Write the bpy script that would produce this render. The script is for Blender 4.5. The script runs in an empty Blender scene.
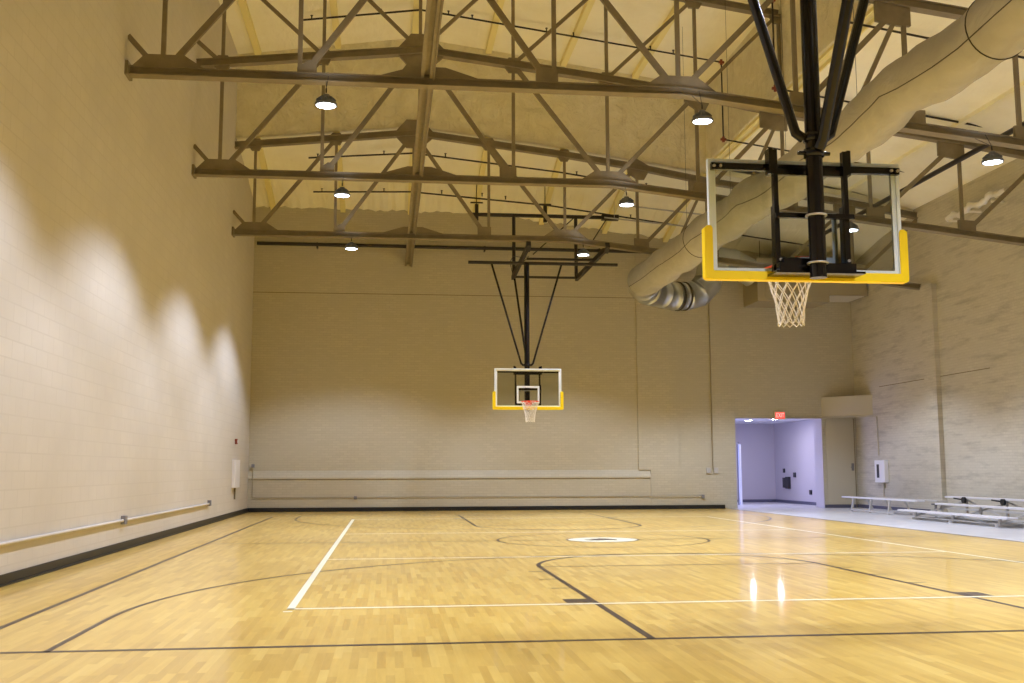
import bpy, bmesh, math, random
from mathutils import Vector, Matrix
random.seed(7)
PI = math.pi
S = bpy.context.scene
COL = S.collection

# ------------------------------------------------------------------ camera, world, exposure
cam = bpy.data.cameras.new('camera')
cam.sensor_width = 36.0
cam.lens = 36.0 * 1063.83 / 1024.0
cam.clip_start = 0.05; cam.clip_end = 200
camo = bpy.data.objects.new('camera', cam); COL.objects.link(camo)
_r = Vector((0.9933462, -0.1151245, -0.0031004)); _u = Vector((-0.0106987, -0.1190511, 0.9928305)); _f = Vector((0.1146682, 0.9861913, 0.1194906))
M = Matrix((( _r.x, _u.x, -_f.x, 0.0), (_r.y, _u.y, -_f.y, 0.0), (_r.z, _u.z, -_f.z, 1.2189), (0, 0, 0, 1)))
camo.matrix_world = M
S.camera = camo
w = bpy.data.worlds.new('world'); S.world = w; w.use_nodes = True
w.node_tree.nodes['Background'].inputs[0].default_value = (0.6, 0.65, 0.8, 1)
w.node_tree.nodes['Background'].inputs[1].default_value = 0.02
S.view_settings.view_transform = 'Standard'
S.view_settings.look = 'None'
S.view_settings.exposure = 0.30
S.view_settings.gamma = 1.0
S.view_settings.use_curve_mapping = False
S.cycles.max_bounces = 12; S.cycles.diffuse_bounces = 10; S.cycles.glossy_bounces = 5
S.cycles.transparent_max_bounces = 16; S.cycles.transmission_bounces = 8
S.cycles.sample_clamp_indirect = 4.0
S.cycles.caustics_reflective = False; S.cycles.caustics_refractive = False
LAMP_POWER = 1150.0
UPLIGHT_POWER = 17.0
LAMP_COLOR = (0.90, 0.985, 1.24)
LAMP_CONE = math.radians(118); LAMP_BLEND = 0.36
HALL_POWER = 22.0

# ------------------------------------------------------------------ dimensions
WL, WR, WF, WB = -4.09, 14.73, 32.34, -2.0      # walls: left, right, far, back
EDGE = 10.5                                     # edge of the wooden court
NODES = [-3.55, -1.45, .6, 2.62, 4.69, 6.7, 8.65, 10.65, 12.8]
TR_Y = [10.83, 16.48, 22.15, 27.85]

def lerp_poly(pts, x):
    for (x0, z0), (x1, z1) in zip(pts, pts[1:]):
        if x <= x1 or (x1, z1) == pts[-1]:
            return z0 + (z1 - z0) * (x - x0) / (x1 - x0)
BOT = [(WL, 7.38), (4.75, 7.38), (WR, 6.25)]
MID = [(WL, 9.72), (.65, 10.22), (4.7, 9.74), (6.7, 9.46), (8.65, 9.12), (12.8, 8.6), (WR, 8.28)]
TOP = [(WL, 11.85), (.65, 12.52), (8.65, 11.42)]
HIGH = [(WL, 12.25), (.65, 12.93), (8.7, 11.85)]
LOWR = [(8.7, 9.72), (13.0, 8.98), (WR, 8.5)]
LOWF_A = [(WL, 10.0), (.65, 10.47), (4.7, 10.0), (8.7, 9.42), (13.0, 8.8), (WR, 8.4)]
LOWF_B = [(WL, 9.2), (.65, 9.15), (2.8, 9.15), (6.56, 8.71), (9.8, 8.3), (WR, 7.7)]

# ------------------------------------------------------------------ materials
def mat(name, color, rough=.6, metal=0., spec=.5, emis=None, estr=0., **kw):
    m = bpy.data.materials.new(name); m.use_nodes = True
    b = m.node_tree.nodes['Principled BSDF']
    b.inputs['Base Color'].default_value = (*color, 1)
    b.inputs['Roughness'].default_value = rough
    b.inputs['Metallic'].default_value = metal
    b.inputs['Specular IOR Level'].default_value = spec
    if emis:
        b.inputs['Emission Color'].default_value = (*emis, 1); b.inputs['Emission Strength'].default_value = estr
    for k, v in kw.items(): b.inputs[k].default_value = v
    return m
def nd(m, typ, **kw):
    n = m.node_tree.nodes.new(typ)
    for k, v in kw.items():
        if k in n.inputs: n.inputs[k].default_value = v
        else: setattr(n, k, v)
    return n
def lk(m, a, b): m.node_tree.links.new(a, b)
def coords(m, swz=None, scale=(1, 1, 1)):
    """world position as texture coordinate, axes swizzled"""
    g = nd(m, 'ShaderNodeNewGeometry')
    if swz is None:
        v = g.outputs['Position']
    else:
        s = nd(m, 'ShaderNodeSeparateXYZ'); lk(m, g.outputs['Position'], s.inputs[0])
        c = nd(m, 'ShaderNodeCombineXYZ')
        for i, ax in enumerate(swz):
            if ax in 'XYZ': lk(m, s.outputs['XYZ'.index(ax)], c.inputs[i])
        v = c.outputs[0]
    mp = nd(m, 'ShaderNodeMapping'); mp.inputs['Scale'].default_value = scale
    lk(m, v, mp.inputs[0])
    return mp.outputs[0]
def ramp(m, fac, stops):
    r = nd(m, 'ShaderNodeValToRGB')
    e = r.color_ramp.elements
    while len(e) < len(stops): e.new(.5)
    for el, (p, c) in zip(e, stops):
        el.position = p; el.color = (*c, 1) if len(c) == 3 else c
    lk(m, fac, r.inputs[0]); return r.outputs[0]
def mixc(m, fac, a, b, mode='MIX'):
    x = nd(m, 'ShaderNodeMix', data_type='RGBA', blend_type=mode)
    if isinstance(fac, (int, float)): x.inputs[0].default_value = fac
    else: lk(m, fac, x.inputs[0])
    for i, v in ((6, a), (7, b)):
        if isinstance(v, tuple): x.inputs[i].default_value = (*v, 1)
        else: lk(m, v, x.inputs[i])
    return x.outputs[2]
def noise(m, vec, scale, detail=4, rough=.5, dist=0):
    n = nd(m, 'ShaderNodeTexNoise'); n.inputs['Scale'].default_value = scale
    n.inputs['Detail'].default_value = detail; n.inputs['Roughness'].default_value = rough; n.inputs['Distortion'].default_value = dist
    lk(m, vec, n.inputs['Vector']); return n.outputs[0]
def bump(m, h, strength, dist=.01, normal=None):
    b = nd(m, 'ShaderNodeBump'); b.inputs['Strength'].default_value = strength; b.inputs['Distance'].default_value = dist
    lk(m, h, b.inputs['Height'])
    if normal is not None: lk(m, normal, b.inputs['Normal'])
    return b.outputs[0]
def bsdf(m): return m.node_tree.nodes['Principled BSDF']

def block_wall(name, swz, c1, c2, mortar, bw, bh, bstr, stain=0.0, msize=.012):
    m = mat(name, c1, .62, spec=.25)
    v = coords(m, swz)
    br = nd(m, 'ShaderNodeTexBrick'); br.offset = .5
    br.inputs['Scale'].default_value = 1; br.inputs['Brick Width'].default_value = bw; br.inputs['Row Height'].default_value = bh
    br.inputs['Mortar Size'].default_value = msize; br.inputs['Mortar Smooth'].default_value = .6
    br.inputs['Color1'].default_value = (*c1, 1); br.inputs['Color2'].default_value = (*c2, 1); br.inputs['Mortar'].default_value = (*mortar, 1)
    lk(m, v, br.inputs['Vector'])
    n = noise(m, v, .9, 5, .6)
    col = mixc(m, ramp(m, n, [(.35, (0, 0, 0)), (.75, (1, 1, 1))]), br.outputs[0], tuple(x * .9 for x in c1))
    if stain:
        v2 = coords(m, swz, (.45, 2.6, 1))
        s = noise(m, v2, 1.7, 9, .68)
        f = ramp(m, s, [(.5, (0, 0, 0)), (.66, (stain, stain, stain))])
        col = mixc(m, f, col, tuple(x * .62 for x in c2))
    lk(m, col, bsdf(m).inputs['Base Color'])
    fine = noise(m, v, 22, 4, .6)
    nn = bump(m, fine, .25, .006)
    nn = bump(m, br.outputs['Fac'], -bstr, .012, nn)
    lk(m, nn, bsdf(m).inputs['Normal'])
    return m
PAINT = (.60, .535, .42)
m_left = block_wall('painted_block_left', 'YZ', (.64, .605, .545), (.62, .585, .525), (.57, .535, .475), .41, .203, .55)
m_far = block_wall('painted_brick_far', 'XZ', (.52, .485, .375), (.47, .435, .335), (.42, .385, .295), .22, .072, .9, msize=.008)
m_right = block_wall('painted_brick_right', 'YZ', (.59, .56, .47), (.54, .51, .425), (.48, .45, .375), .22, .072, .9, stain=.65, msize=.008)
m_paint = mat('cream_paint', (.50, .465, .36), .55, spec=.25)
m_paintdark = mat('dusty_paint', (.33, .29, .21), .6)
m_clampgrey = mat('light_grey_cover', (.45, .44, .42), .5)
m_seam = mat('seam_shadow', (.20, .165, .10), .8)
m_black = mat('cove_base_black', (.012, .011, .010), .45)
m_steel = mat('tan_steel_paint', (.30, .225, .125), .5, spec=.3)
_v = coords(m_steel); _n = noise(m_steel, _v, 3.5, 5, .6)
lk(m_steel, ramp(m_steel, _n, [(.3, (.19, .155, .10)), (.7, (.25, .21, .14))]), bsdf(m_steel).inputs['Base Color'])
m_foam = mat('sprayed_foam', (.80, .68, .44), .85, spec=.1)
_v = coords(m_foam); _n = noise(m_foam, _v, 1.1, 6, .62, .4); _n2 = noise(m_foam, coords(m_foam, None, (1, .35, 1)), 5.5, 5, .6)
lk(m_foam, ramp(m_foam, _n, [(.3, (.90, .865, .69)), (.7, (.96, .935, .78))]), bsdf(m_foam).inputs['Base Color'])
lk(m_foam, bump(m_foam, _n2, .6, .05), bsdf(m_foam).inputs['Normal'])
m_foamwall = mat('rough_sprayed_foam', (.66, .54, .33), .9, spec=.1)
_v = coords(m_foamwall, None, (1, 1, 1.0)); _n = noise(m_foamwall, _v, 2.4, 8, .65, .6)
_s = noise(m_foamwall, coords(m_foamwall, None, (1, 2.2, .25)), 1.6, 6, .7)
_c = ramp(m_foamwall, _n, [(.3, (.77, .715, .53)), (.7, (.92, .87, .69))])
lk(m_foamwall, mixc(m_foamwall, ramp(m_foamwall, _s, [(.6, (0, 0, 0)), (.7, (.3, .3, .3))]), _c, (.36, .27, .14)), bsdf(m_foamwall).inputs['Base Color'])
lk(m_foamwall, bump(m_foamwall, _n, 1.0, .22), bsdf(m_foamwall).inputs['Normal'])
m_yellow_foam = mat('yellow_foam_rib', (.86, .78, .40), .8, spec=.1)
m_pipe = mat('black_iron_pipe', (.022, .017, .014), .4, spec=.4)
m_mast = mat('gloss_black_steel', (.006, .005, .006), .18, spec=.45)
m_red_iron = mat('red_primer', (.24, .05, .02), .5)
m_padding = mat('yellow_padding', (.98, .74, .010), .45, spec=.4)
m_alu = mat('backboard_frame', (.76, .86, .96), .45, spec=.4)
m_border = mat('white_glass_border', (.86, .92, .98), .35)
m_rim = mat('orange_rim', (.75, .07, .025), .35)
m_net = mat('white_net', (.85, .82, .76), .8)
m_clamp = mat('zinc_clamp', (.62, .60, .58), .3, metal=.8)
m_fabric = mat('grey_duct_fabric', (.40, .345, .265), .85, spec=.15)
_v = coords(m_fabric, None, (1, .6, 1)); _n = noise(m_fabric, _v, 3.2, 4, .55, .8)
lk(m_fabric, ramp(m_fabric, _n, [(.3, (.37, .355, .32)), (.7, (.43, .415, .375))]), bsdf(m_fabric).inputs['Base Color'])
lk(m_fabric, bump(m_fabric, _n, .5, .08), bsdf(m_fabric).inputs['Normal'])
m_stitch = mat('dark_seam', (.05, .042, .032), .8)
m_galv = mat('galvanised_metal', (.52, .54, .55), .32, metal=.85)
m_box = mat('air_handler_grey', (.34, .30, .21), .5, spec=.3)
m_white = mat('white_enamel', (.78, .78, .82), .4)
m_dark = mat('dark_plastic', (.02, .02, .024), .5)
m_greyplastic = mat('grey_plastic', (.20, .20, .22), .5)
m_lampbody = mat('lamp_housing', (.16, .18, .25), .4, metal=.3)
m_lampface = mat('lamp_face', (.9, .92, 1.), .3, emis=(.80, .86, 1.), estr=16)
m_plank = mat('brushed_aluminium', (.70, .70, .76), .38, metal=.1)
m_rail = mat('bleacher_frame', (.50, .49, .48), .45, metal=.1)
m_rubber = mat('black_rubber', (.015, .015, .017), .6)
m_concrete = mat('sealed_concrete', (.56, .54, .53), .3, spec=.5)
_v = coords(m_concrete); _n = noise(m_concrete, _v, 1.6, 8, .7)
lk(m_concrete, ramp(m_concrete, _n, [(.3, (.46, .46, .48)), (.7, (.61, .61, .63))]), bsdf(m_concrete).inputs['Base Color'])
m_hall = mat('lilac_hall_paint', (.50, .47, .50), .6, spec=.2)
m_hallceil = mat('hall_ceiling_tile', (.72, .72, .74), .8)
m_cove = mat('grey_cove_base', (.10, .10, .15), .5)
m_foil = mat('crumpled_foil', (.82, .80, .76), .45, metal=.1)
lk(m_foil, bump(m_foil, noise(m_foil, coords(m_foil), 14, 4, .6), 1., .03), bsdf(m_foil).inputs['Normal'])
m_exit = mat('exit_red_glow', (.7, .05, .05), .4, emis=(1., .10, .09), estr=.75)
m_exit2 = mat('exit_letter_glow', (.9, .4, .35), .4, emis=(1., .42, .36), estr=1.1)
m_line = mat('dark_court_line', (.055, .035, .025), .29, spec=.5)
m_wline = mat('cream_court_line', (.80, .78, .58), .29, spec=.5)

# clear glass (thin pane): mostly transparent, a little reflection
m_glass = bpy.data.materials.new('clear_glass'); m_glass.use_nodes = True
nt = m_glass.node_tree; nt.nodes.clear()
_o = nt.nodes.new('ShaderNodeOutputMaterial'); _t = nt.nodes.new('ShaderNodeBsdfTransparent'); _g = nt.nodes.new('ShaderNodeBsdfGlossy')
_t.inputs[0].default_value = (.86, .88, .87, 1); _g.inputs['Roughness'].default_value = .02
_fr = nt.nodes.new('ShaderNodeFresnel'); _fr.inputs[0].default_value = 1.5
_mx = nt.nodes.new('ShaderNodeMixShader')
nt.links.new(_fr.outputs[0], _mx.inputs[0]); nt.links.new(_t.outputs[0], _mx.inputs[1]); nt.links.new(_g.outputs[0], _mx.inputs[2]); nt.links.new(_mx.outputs[0], _o.inputs[0])

# maple strip floor running down the court
m_wood = mat('maple_strip_floor', (.75, .5, .22), .2, spec=.5)
b = bsdf(m_wood)
v = coords(m_wood, 'YX')
br = nd(m_wood, 'ShaderNodeTexBrick'); br.offset = .37; br.offset_frequency = 3; br.squash = 1.0
br.inputs['Scale'].default_value = 1; br.inputs['Brick Width'].default_value = .62; br.inputs['Row Height'].default_value = .057
br.inputs['Mortar Size'].default_value = .0009; br.inputs['Mortar Smooth'].default_value = .2; br.inputs['Bias'].default_value = -.1
br.inputs['Color1'].default_value = (.0, .0, .0, 1); br.inputs['Color2'].default_value = (1, 1, 1, 1); br.inputs['Mortar'].default_value = (.5, .5, .5, 1)
lk(m_wood, v, br.inputs['Vector'])
col = ramp(m_wood, br.outputs[0], [(0, (.52, .31, .050)), (.35, (.67, .43, .078)), (.7, (.76, .515, .108)), (1, (.88, .65, .18))])
gr = noise(m_wood, coords(m_wood, 'XY', (9, .8, 1)), 1.5, 6, .72)
col = mixc(m_wood, .36, col, ramp(m_wood, gr, [(.3, (.50, .29, .045)), (.7, (.86, .615, .165))]))
lg = noise(m_wood, coords(m_wood, 'XY', (1, .45, 1)), .55, 3, .5)
col = mixc(m_wood, .16, col, ramp(m_wood, lg, [(.3, (.56, .33, .06)), (.7, (.84, .62, .22))]))
lk(m_wood, col, b.inputs['Base Color'])
wav = noise(m_wood, coords(m_wood, 'XY', (1.6, .5, 1)), 1.2, 2, .4)
nb = bump(m_wood, wav, .10, .008)
lk(m_wood, nb, b.inputs['Normal'])
b.inputs['Roughness'].default_value = .29
b.inputs['Coat Weight'].default_value = .40; b.inputs['Coat Roughness'].default_value = .07

# ------------------------------------------------------------------ mesh helpers
class MB:
    def __init__(s): s.v = []; s.f = []; s.mi = []; s.sm = []; s.cur = 0
    def add(s, vs, fs, smooth=False):
        o = len(s.v); s.v += [tuple(x) for x in vs]
        for f in fs: s.f.append([i + o for i in f]); s.mi.append(s.cur); s.sm.append(smooth)
        return s
    def box(s, x0, x1, y0, y1, z0, z1):
        vs = [(x, y, z) for z in (z0, z1) for y in (y0, y1) for x in (x0, x1)]
        return s.add(vs, [(0, 2, 3, 1), (4, 5, 7, 6), (0, 1, 5, 4), (2, 6, 7, 3), (0, 4, 6, 2), (1, 3, 7, 5)])
    def bar(s, a, b, w, h, up=(0, 0, 1)):
        """rectangular bar from a to b: w across, h along up"""
        a = Vector(a); b = Vector(b); d = (b - a).normalized(); u = Vector(up); r = d.cross(u)
        if r.length < 1e-4: r = d.cross(Vector((0, 1, 0)))
        r.normalize(); u = r.cross(d).normalized()
        vs = [p + r * (i * w / 2) + u * (j * h / 2) for p in (a, b) for (i, j) in ((-1, -1), (1, -1), (1, 1), (-1, 1))]
        return s.add(vs, [(0, 1, 2, 3), (7, 6, 5, 4), (0, 4, 5, 1), (1, 5, 6, 2), (2, 6, 7, 3), (3, 7, 4, 0)])
    def tube(s, pts, r, n=10, cap=True, closed=False):
        pts = [Vector(p) for p in pts]; rs = r if isinstance(r, (list, tuple)) else [r] * len(pts)
        m = len(pts); vs = []; prev = None
        for i, p in enumerate(pts):
            if closed: d = (pts[(i + 1) % m] - pts[i - 1])
            elif i == 0: d = pts[1] - p
            elif i == m - 1: d = p - pts[i - 1]
            else: d = (pts[i + 1] - p).normalized() + (p - pts[i - 1]).normalized()
            d.normalize()
            if prev is None:
                x = d.cross(Vector((0, 0, 1)))
                if x.length < .05: x = d.cross(Vector((0, 1, 0)))
            else:
                x = prev - d * prev.dot(d)
            x.normalize(); prev = x; y = d.cross(x)
            for k in range(n):
                a = 2 * PI * k / n; vs.append(p + (x * math.cos(a) + y * math.sin(a)) * rs[i])
        fs = []
        for i in range(m if closed else m - 1):
            j = (i + 1) % m
            for k in range(n):
                l = (k + 1) % n; fs.append((i * n + k, i * n + l, j * n + l, j * n + k))
        s.add(vs, fs, True)
        if cap and not closed:
            s.add(vs[:n], [tuple(range(n))[::-1]]); s.add(vs[-n:], [tuple(range(n))])
        return s
    def lathe(s, prof, c, n=24):
        c = Vector(c); vs = []; fs = []
        for (r, z) in prof:
            for k in range(n):
                a = 2 * PI * k / n; vs.append(c + Vector((r * math.cos(a), r * math.sin(a), z)))
        for i in range(len(prof) - 1):
            for k in range(n):
                l = (k + 1) % n; fs.append((i * n + k, i * n + l, (i + 1) * n + l, (i + 1) * n + k))
        return s.add(vs, fs, True)
    def poly(s, pts, normal, th):
        """flat plate: polygon extruded both ways along normal"""
        nrm = Vector(normal).normalized() * (th / 2); n = len(pts)
        vs = [Vector(p) - nrm for p in pts] + [Vector(p) + nrm for p in pts]
        fs = [tuple(range(n))[::-1], tuple(range(n, 2 * n))] + [(i, (i + 1) % n, (i + 1) % n + n, i + n) for i in range(n)]
        return s.add(vs, fs)
    def build(s, name, m, parent=None, bevel=0):
        me = bpy.data.meshes.new(name); me.from_pydata(s.v, [], s.f)
        ms = m if isinstance(m, (list, tuple)) else [m]
        for x in ms: me.materials.append(x)
        for p, mi, sm in zip(me.polygons, s.mi, s.sm): p.material_index = mi; p.use_smooth = sm
        bm = bmesh.new(); bm.from_mesh(me); bmesh.ops.recalc_face_normals(bm, faces=bm.faces); bm.to_mesh(bm_me := me); bm.free()
        o = bpy.data.objects.new(name, me); COL.objects.link(o)
        if parent:
            o.parent = parent; o.matrix_parent_inverse = Matrix.Identity(4)
        if bevel:
            md = o.modifiers.new('bevel', 'BEVEL'); md.width = bevel; md.segments = 2; md.limit_method = 'ANGLE'
        return o
def thing(name, label, cat, loc=(0, 0, 0), group=None):
    o = bpy.data.objects.new(name, None); o.empty_display_size = .1; COL.objects.link(o); o.location = loc
    o['label'] = label; o['category'] = cat
    if group: o['group'] = group
    return o
def tag(o, label, cat, group=None):
    o['label'] = label; o['category'] = cat
    if group: o['group'] = group
    return o
def struct(o): o['kind'] = 'structure'; return o
def arc(cx, cy, r, a0, a1, n=40):
    return [(cx + r * math.cos(math.radians(a0 + (a1 - a0) * i / n)), cy + r * math.sin(math.radians(a0 + (a1 - a0) * i / n))) for i in range(n + 1)]

# ------------------------------------------------------------------ FLOOR with its painted lines
fl = MB(); fl.box(WL - .2, EDGE, WB - .2, WF + .02, -.1, 0)
def line2(mb, pts, wd, z, closed=False):
    P = [Vector((x, y, 0)) for x, y in pts]; n = len(P); vs = []
    for i, p in enumerate(P):
        if closed: d = P[(i + 1) % n] - P[i - 1]
        elif i == 0: d = P[1] - p
        elif i == n - 1: d = p - P[i - 1]
        else: d = P[i + 1] - P[i - 1]
        d.normalize(); t = Vector((-d.y, d.x, 0)) * wd / 2
        vs += [p + t + Vector((0, 0, z)), p - t + Vector((0, 0, z))]
    fs = [(2 * i, 2 * i + 1, 2 * ((i + 1) % n) + 1, 2 * ((i + 1) % n)) for i in range(n if closed else n - 1)]
    mb.add(vs, fs)
CX, YC, YB = 3.73, 18.51, 7.73
W = .06; zd = .0012; zw = .002; zc = .0006
fl.cur = 1
SL, SR = -3.0, 10.43
line2(fl, [(SL, -1.5), (SL, 28.9)], W, zd)
line2(fl, [(SR, -1.5), (SR, WF - .1)], .07, zd)
for sgn, y0 in ((1, YB), (-1, 2 * YC - YB)):
    if sgn == 1: line2(fl, [(SL - .9, y0), (SR, y0)], W + .01, zd)
    Y = lambda d: y0 + sgn * d
    line2(fl, [(CX - 1.815, Y(0)), (CX - 1.815, Y(5.79))], W, zd)
    line2(fl, [(CX + 1.815, Y(0)), (CX + 1.815, Y(5.79))], W, zd)
    line2(fl, [(CX - 1.84, Y(5.79)), (CX + 1.84, Y(5.79))], W - .015, zd)
    a = arc(CX, Y(5.79), 1.815, 0, 180 * sgn); line2(fl, a, W, zd)
    t = [(CX - 6.02, Y(0)), (CX - 6.02, Y(1.6))] + [(CX - x + CX, y) if False else (x, y) for x, y in arc(CX, Y(1.6), 6.02, 180, 180 - 180 * sgn if sgn == 1 else 360, 60)][1:-1] + [(CX + 6.02, Y(1.6)), (CX + 6.02, Y(0))]
    line2(fl, t, W - .01, zd)
    for sx in (-1, 1):
        for d0 in (2.13,):
            xx = CX + sx * 1.84; line2(fl, [(xx, Y(d0 + .15)), (xx + sx * .24, Y(d0 + .15))], .30, zd)
        for d0 in (3.36, 4.27, 5.18):
            xx = CX + sx * 1.84; line2(fl, [(xx, Y(d0)), (xx + sx * .20, Y(d0))], .05, zd)
line2(fl, arc(CX, YC, 1.83, 0, 360, 72)[:-1], .045, zd, True)
line2(fl, [(SL, YC), (CX - .63, YC)], W - .02, zd); line2(fl, [(CX + .63, YC), (SR, YC)], W - .02, zd)
line2(fl, arc(CX, YC, .62, 0, 360, 48)[:-1], .05, zd, True)
# dark bird-like emblem mark on the cream disc
mark = [(-.35, -.10), (-.10, -.22), (.12, -.12), (.30, -.20), (.34, .02), (.22, .22), (.05, .38), (-.06, .24), (-.20, .30), (-.16, .08), (-.38, .06)]
fl.add([(CX - .02 + .8 * x, YC + y, .0030) for x, y in mark], [tuple(range(len(mark)))])
fl.cur = 2
fl.add([(x, y, zw) for x, y in arc(CX, YC, .60, 0, 360, 48)[:-1]], [tuple(range(48))])
VL, VR = -.84, 8.18
line2(fl, [(VL, 9.76), (VL, 27.0)], W + .01, zw)
line2(fl, [(VL - .05, 9.60), (VL + .03, 9.60)], .05, zw)
line2(fl, [(VR, 9.76), (VR, 27.0)], W, zw)
line2(fl, [(VL - .03, 9.78), (VR + .03, 9.78)], W, zw)
line2(fl, [(VL, 27.0), (VR, 27.0)], W, zw)
line2(fl, [(VL, 15.05), (VR, 15.05)], W, zw); line2(fl, [(VL, 20.9), (VR, 20.9)], W, zw)
struct(fl.build('floor', [m_wood, m_line, m_wline]))
cf = MB(); cf.box(EDGE, WR + .2, WB - .2, WF, -.1, -.002); cf.box(10.3, 17.0, WF, 40, -.1, -.002); cf.box(EDGE - .02, EDGE + .03, WB, WF, -.05, .004)
struct(cf.build('floor', m_concrete))

# ------------------------------------------------------------------ WALLS
mb = MB(); mb.box(WL - .25, WL, WB - .25, WF + .3, -.1, 13.4); struct(mb.build('wall_left', m_left))
# far wall with the wide opening into the hall
OX0, OX1, OZ = 10.76, 13.60, 2.80
mb = MB()
mb.box(WL - .25, OX0, WF, WF + .25, -.1, 10.8)
mb.box(OX0, OX1, WF, WF + .25, OZ, 10.8)
mb.box(OX1, WR + .25, WF, WF + .25, -.1, 10.8)
# raised plinth and sloping ledge, raised right-hand pier
mb.box(WL, 8.03, WF - .07, WF, -.01, .94)
mb.add([(WL, WF - .10, .955), (8.03, WF - .10, .955), (8.03, WF - .10, 1.0), (WL, WF - .10, 1.0), (WL, WF, 1.20), (8.03, WF, 1.20), (8.03, WF, .955), (WL, WF, .955)],
       [(0, 1, 2, 3), (3, 2, 5, 4), (0, 7, 6, 1), (1, 6, 5, 2), (0, 3, 4, 7), (4, 5, 6, 7)])
mb.box(7.67, 8.95, WF - .05, WF, 1.2, 8.6)
mb.box(8.95, 10.02, WF - .05, WF, 6.9, 8.3)
mb.box(10.02, OX0, WF - .05, WF, -.01, 8.25)
mb.box(8.04, 10.02, WF - .05, WF, -.01, 1.2)
mb.cur = 1
mb.box(WL, 7.67, WF - .004, WF, 6.545, 6.565)
mb.box(WL + .1, 8.03, WF - .075, WF - .06, .938, .956)
struct(mb.build('wall_far', [m_far, m_seam]))
mb = MB(); mb.box(WR, WR + .25, WB - .25, WF + .3, -.1, 10.8)
mb.cur = 1
mb.box(WR - .004, WR, 24.6, 27.0, 3.66, 3.68); mb.box(WR - .004, WR, 27.8, 30.6, 3.66, 3.68)
struct(mb.build('wall_right', [m_right, m_seam]))
mb = MB(); mb.box(WL - .25, WR + .25, WB - .25, WB, -.1, 13.4); struct(mb.build('wall_back', m_far))
for y in (27.0, 21.35, 15.7):
    mb = MB(); mb.box(WR - .13, WR, y - .02, y + .62, 0, 6.2); struct(mb.build('trim', m_right))
# bases
mb = MB(); mb.box(WL, WL + .02, WB, WF - .1, 0, .12); mb.box(WL, WL + .05, WB, WF - .1, 0, .02); struct(mb.build('baseboard_left', m_black))
mb = MB(); mb.box(WL, 10.36, WF - .10, WF - .05, 0, .12); mb.box(WL, 10.36, WF - .13, WF - .07, 0, .02); struct(mb.build('baseboard_far', m_black))
mb = MB(); mb.box(13.62, WR, WF - .02, WF, 0, .10); mb.box(WR - .02, WR, 27.7, WF, 0, .10); struct(mb.build('baseboard_right', m_cove))
# flush door on the far wall, right of the opening, painted like the wall
mb = MB(); mb.box(13.72, 14.64, WF - .03, WF, .1, 2.76); d = struct(mb.build('door_1', m_paint))
mb = MB(); mb.box(14.635, 14.655, WF - .034, WF, .0, 2.78); mb.build('door_gap', m_seam, d)
mb = MB(); mb.box(14.52, 14.60, WF - .045, WF - .03, 1.15, 1.38); mb.tube([(14.56, WF - .045, 1.26), (14.56, WF - .09, 1.26), (14.47, WF - .09, 1.26)], .012); mb.build('door_handle', m_greyplastic, d)
# boxed-in corner above the door
mb = MB(); mb.add([(13.62, WF - .02, 2.84), (WR, 31.1, 2.84), (WR, WF, 2.84), (13.62, WF, 2.84), (13.62, WF - .02, 3.46), (WR, 31.1, 3.46), (WR, WF, 3.46), (13.62, WF, 3.46)],
        [(0, 1, 5, 4), (1, 2, 6, 5), (2, 3, 7, 6), (3, 0, 4, 7), (4, 5, 6, 7), (0, 3, 2, 1)]); struct(mb.build('trim', m_paint))

# ------------------------------------------------------------------ CEILING: high roof, low right bay, low far bay, foam-covered steps
def surf(name, rows, m, th=.15):
    """rows = list of polylines of 3D points, same length; extruded upward"""
    mb = MB(); n = len(rows[0]); vs = [p for r in rows for p in r]; k = len(rows)
    vs2 = vs + [(x, y, z + th) for x, y, z in vs]; N = len(vs); fs = []
    for i in range(k - 1):
        for j in range(n - 1):
            a, b2, c, d2 = i * n + j, i * n + j + 1, (i + 1) * n + j + 1, (i + 1) * n + j
            fs += [(a, b2, c, d2), (a + N, d2 + N, c + N, b2 + N)]
    for i in range(k - 1):
        for j in (0, n - 1):
            a, b2 = i * n + j, (i + 1) * n + j; fs.append((a, b2, b2 + N, a + N))
    for j in range(n - 1):
        for i in (0, k - 1):
            a, b2 = i * n + j, i * n + j + 1; fs.append((a, b2, b2 + N, a + N))
    mb.add(vs2, fs); return mb.build(name, m)
ceil_high = struct(surf('ceiling', [[(x, y, z) for x, z in HIGH] for y in (WB - .2, 10, 20, 27.95)], m_foam))
ceil_right = struct(surf('ceiling', [[(max(x, 8.76), y, z) for x, z in LOWR] for y in (WB - .2, 10, 20, 28.02)], m_foam))
def rag(x): return .022 * math.sin(x * 5.1) + .02 * math.sin(x * 17.7 + 1) + .014 * math.sin(x * 31)
xs = [WL + (WR - WL) * i / 150 for i in range(151)]
ceil_far = struct(surf('ceiling', [[(x, 28.02, lerp_poly(LOWF_A, x)) for x in xs], [(x, 30.2, .5 * (lerp_poly(LOWF_A, x) + lerp_poly(LOWF_B, x)) + .06) for x in xs], [(x, WF + .02, lerp_poly(LOWF_B, x) + rag(x)) for x in xs]], m_foam))
mb = MB()   # vertical foam face at the far end of the high roof
px = [WL, .65, 4.7, 8.7]
for x0, x1 in zip(px, px[1:]):
    lo0, lo1, hi0, hi1 = lerp_poly(LOWF_A, x0) - .03, lerp_poly(LOWF_A, x1) - .03, lerp_poly(HIGH, x0) + .1, lerp_poly(HIGH, x1) + .1
    mb.add([(x0, 27.95, lo0), (x1, 27.95, lo1), (x1, 27.95, hi1), (x0, 27.95, hi0), (x0, 28.1, lo0), (x1, 28.1, lo1), (x1, 28.1, hi1), (x0, 28.1, hi0)],
           [(0, 1, 2, 3), (7, 6, 5, 4), (0, 4, 5, 1), (3, 2, 6, 7)])
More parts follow.
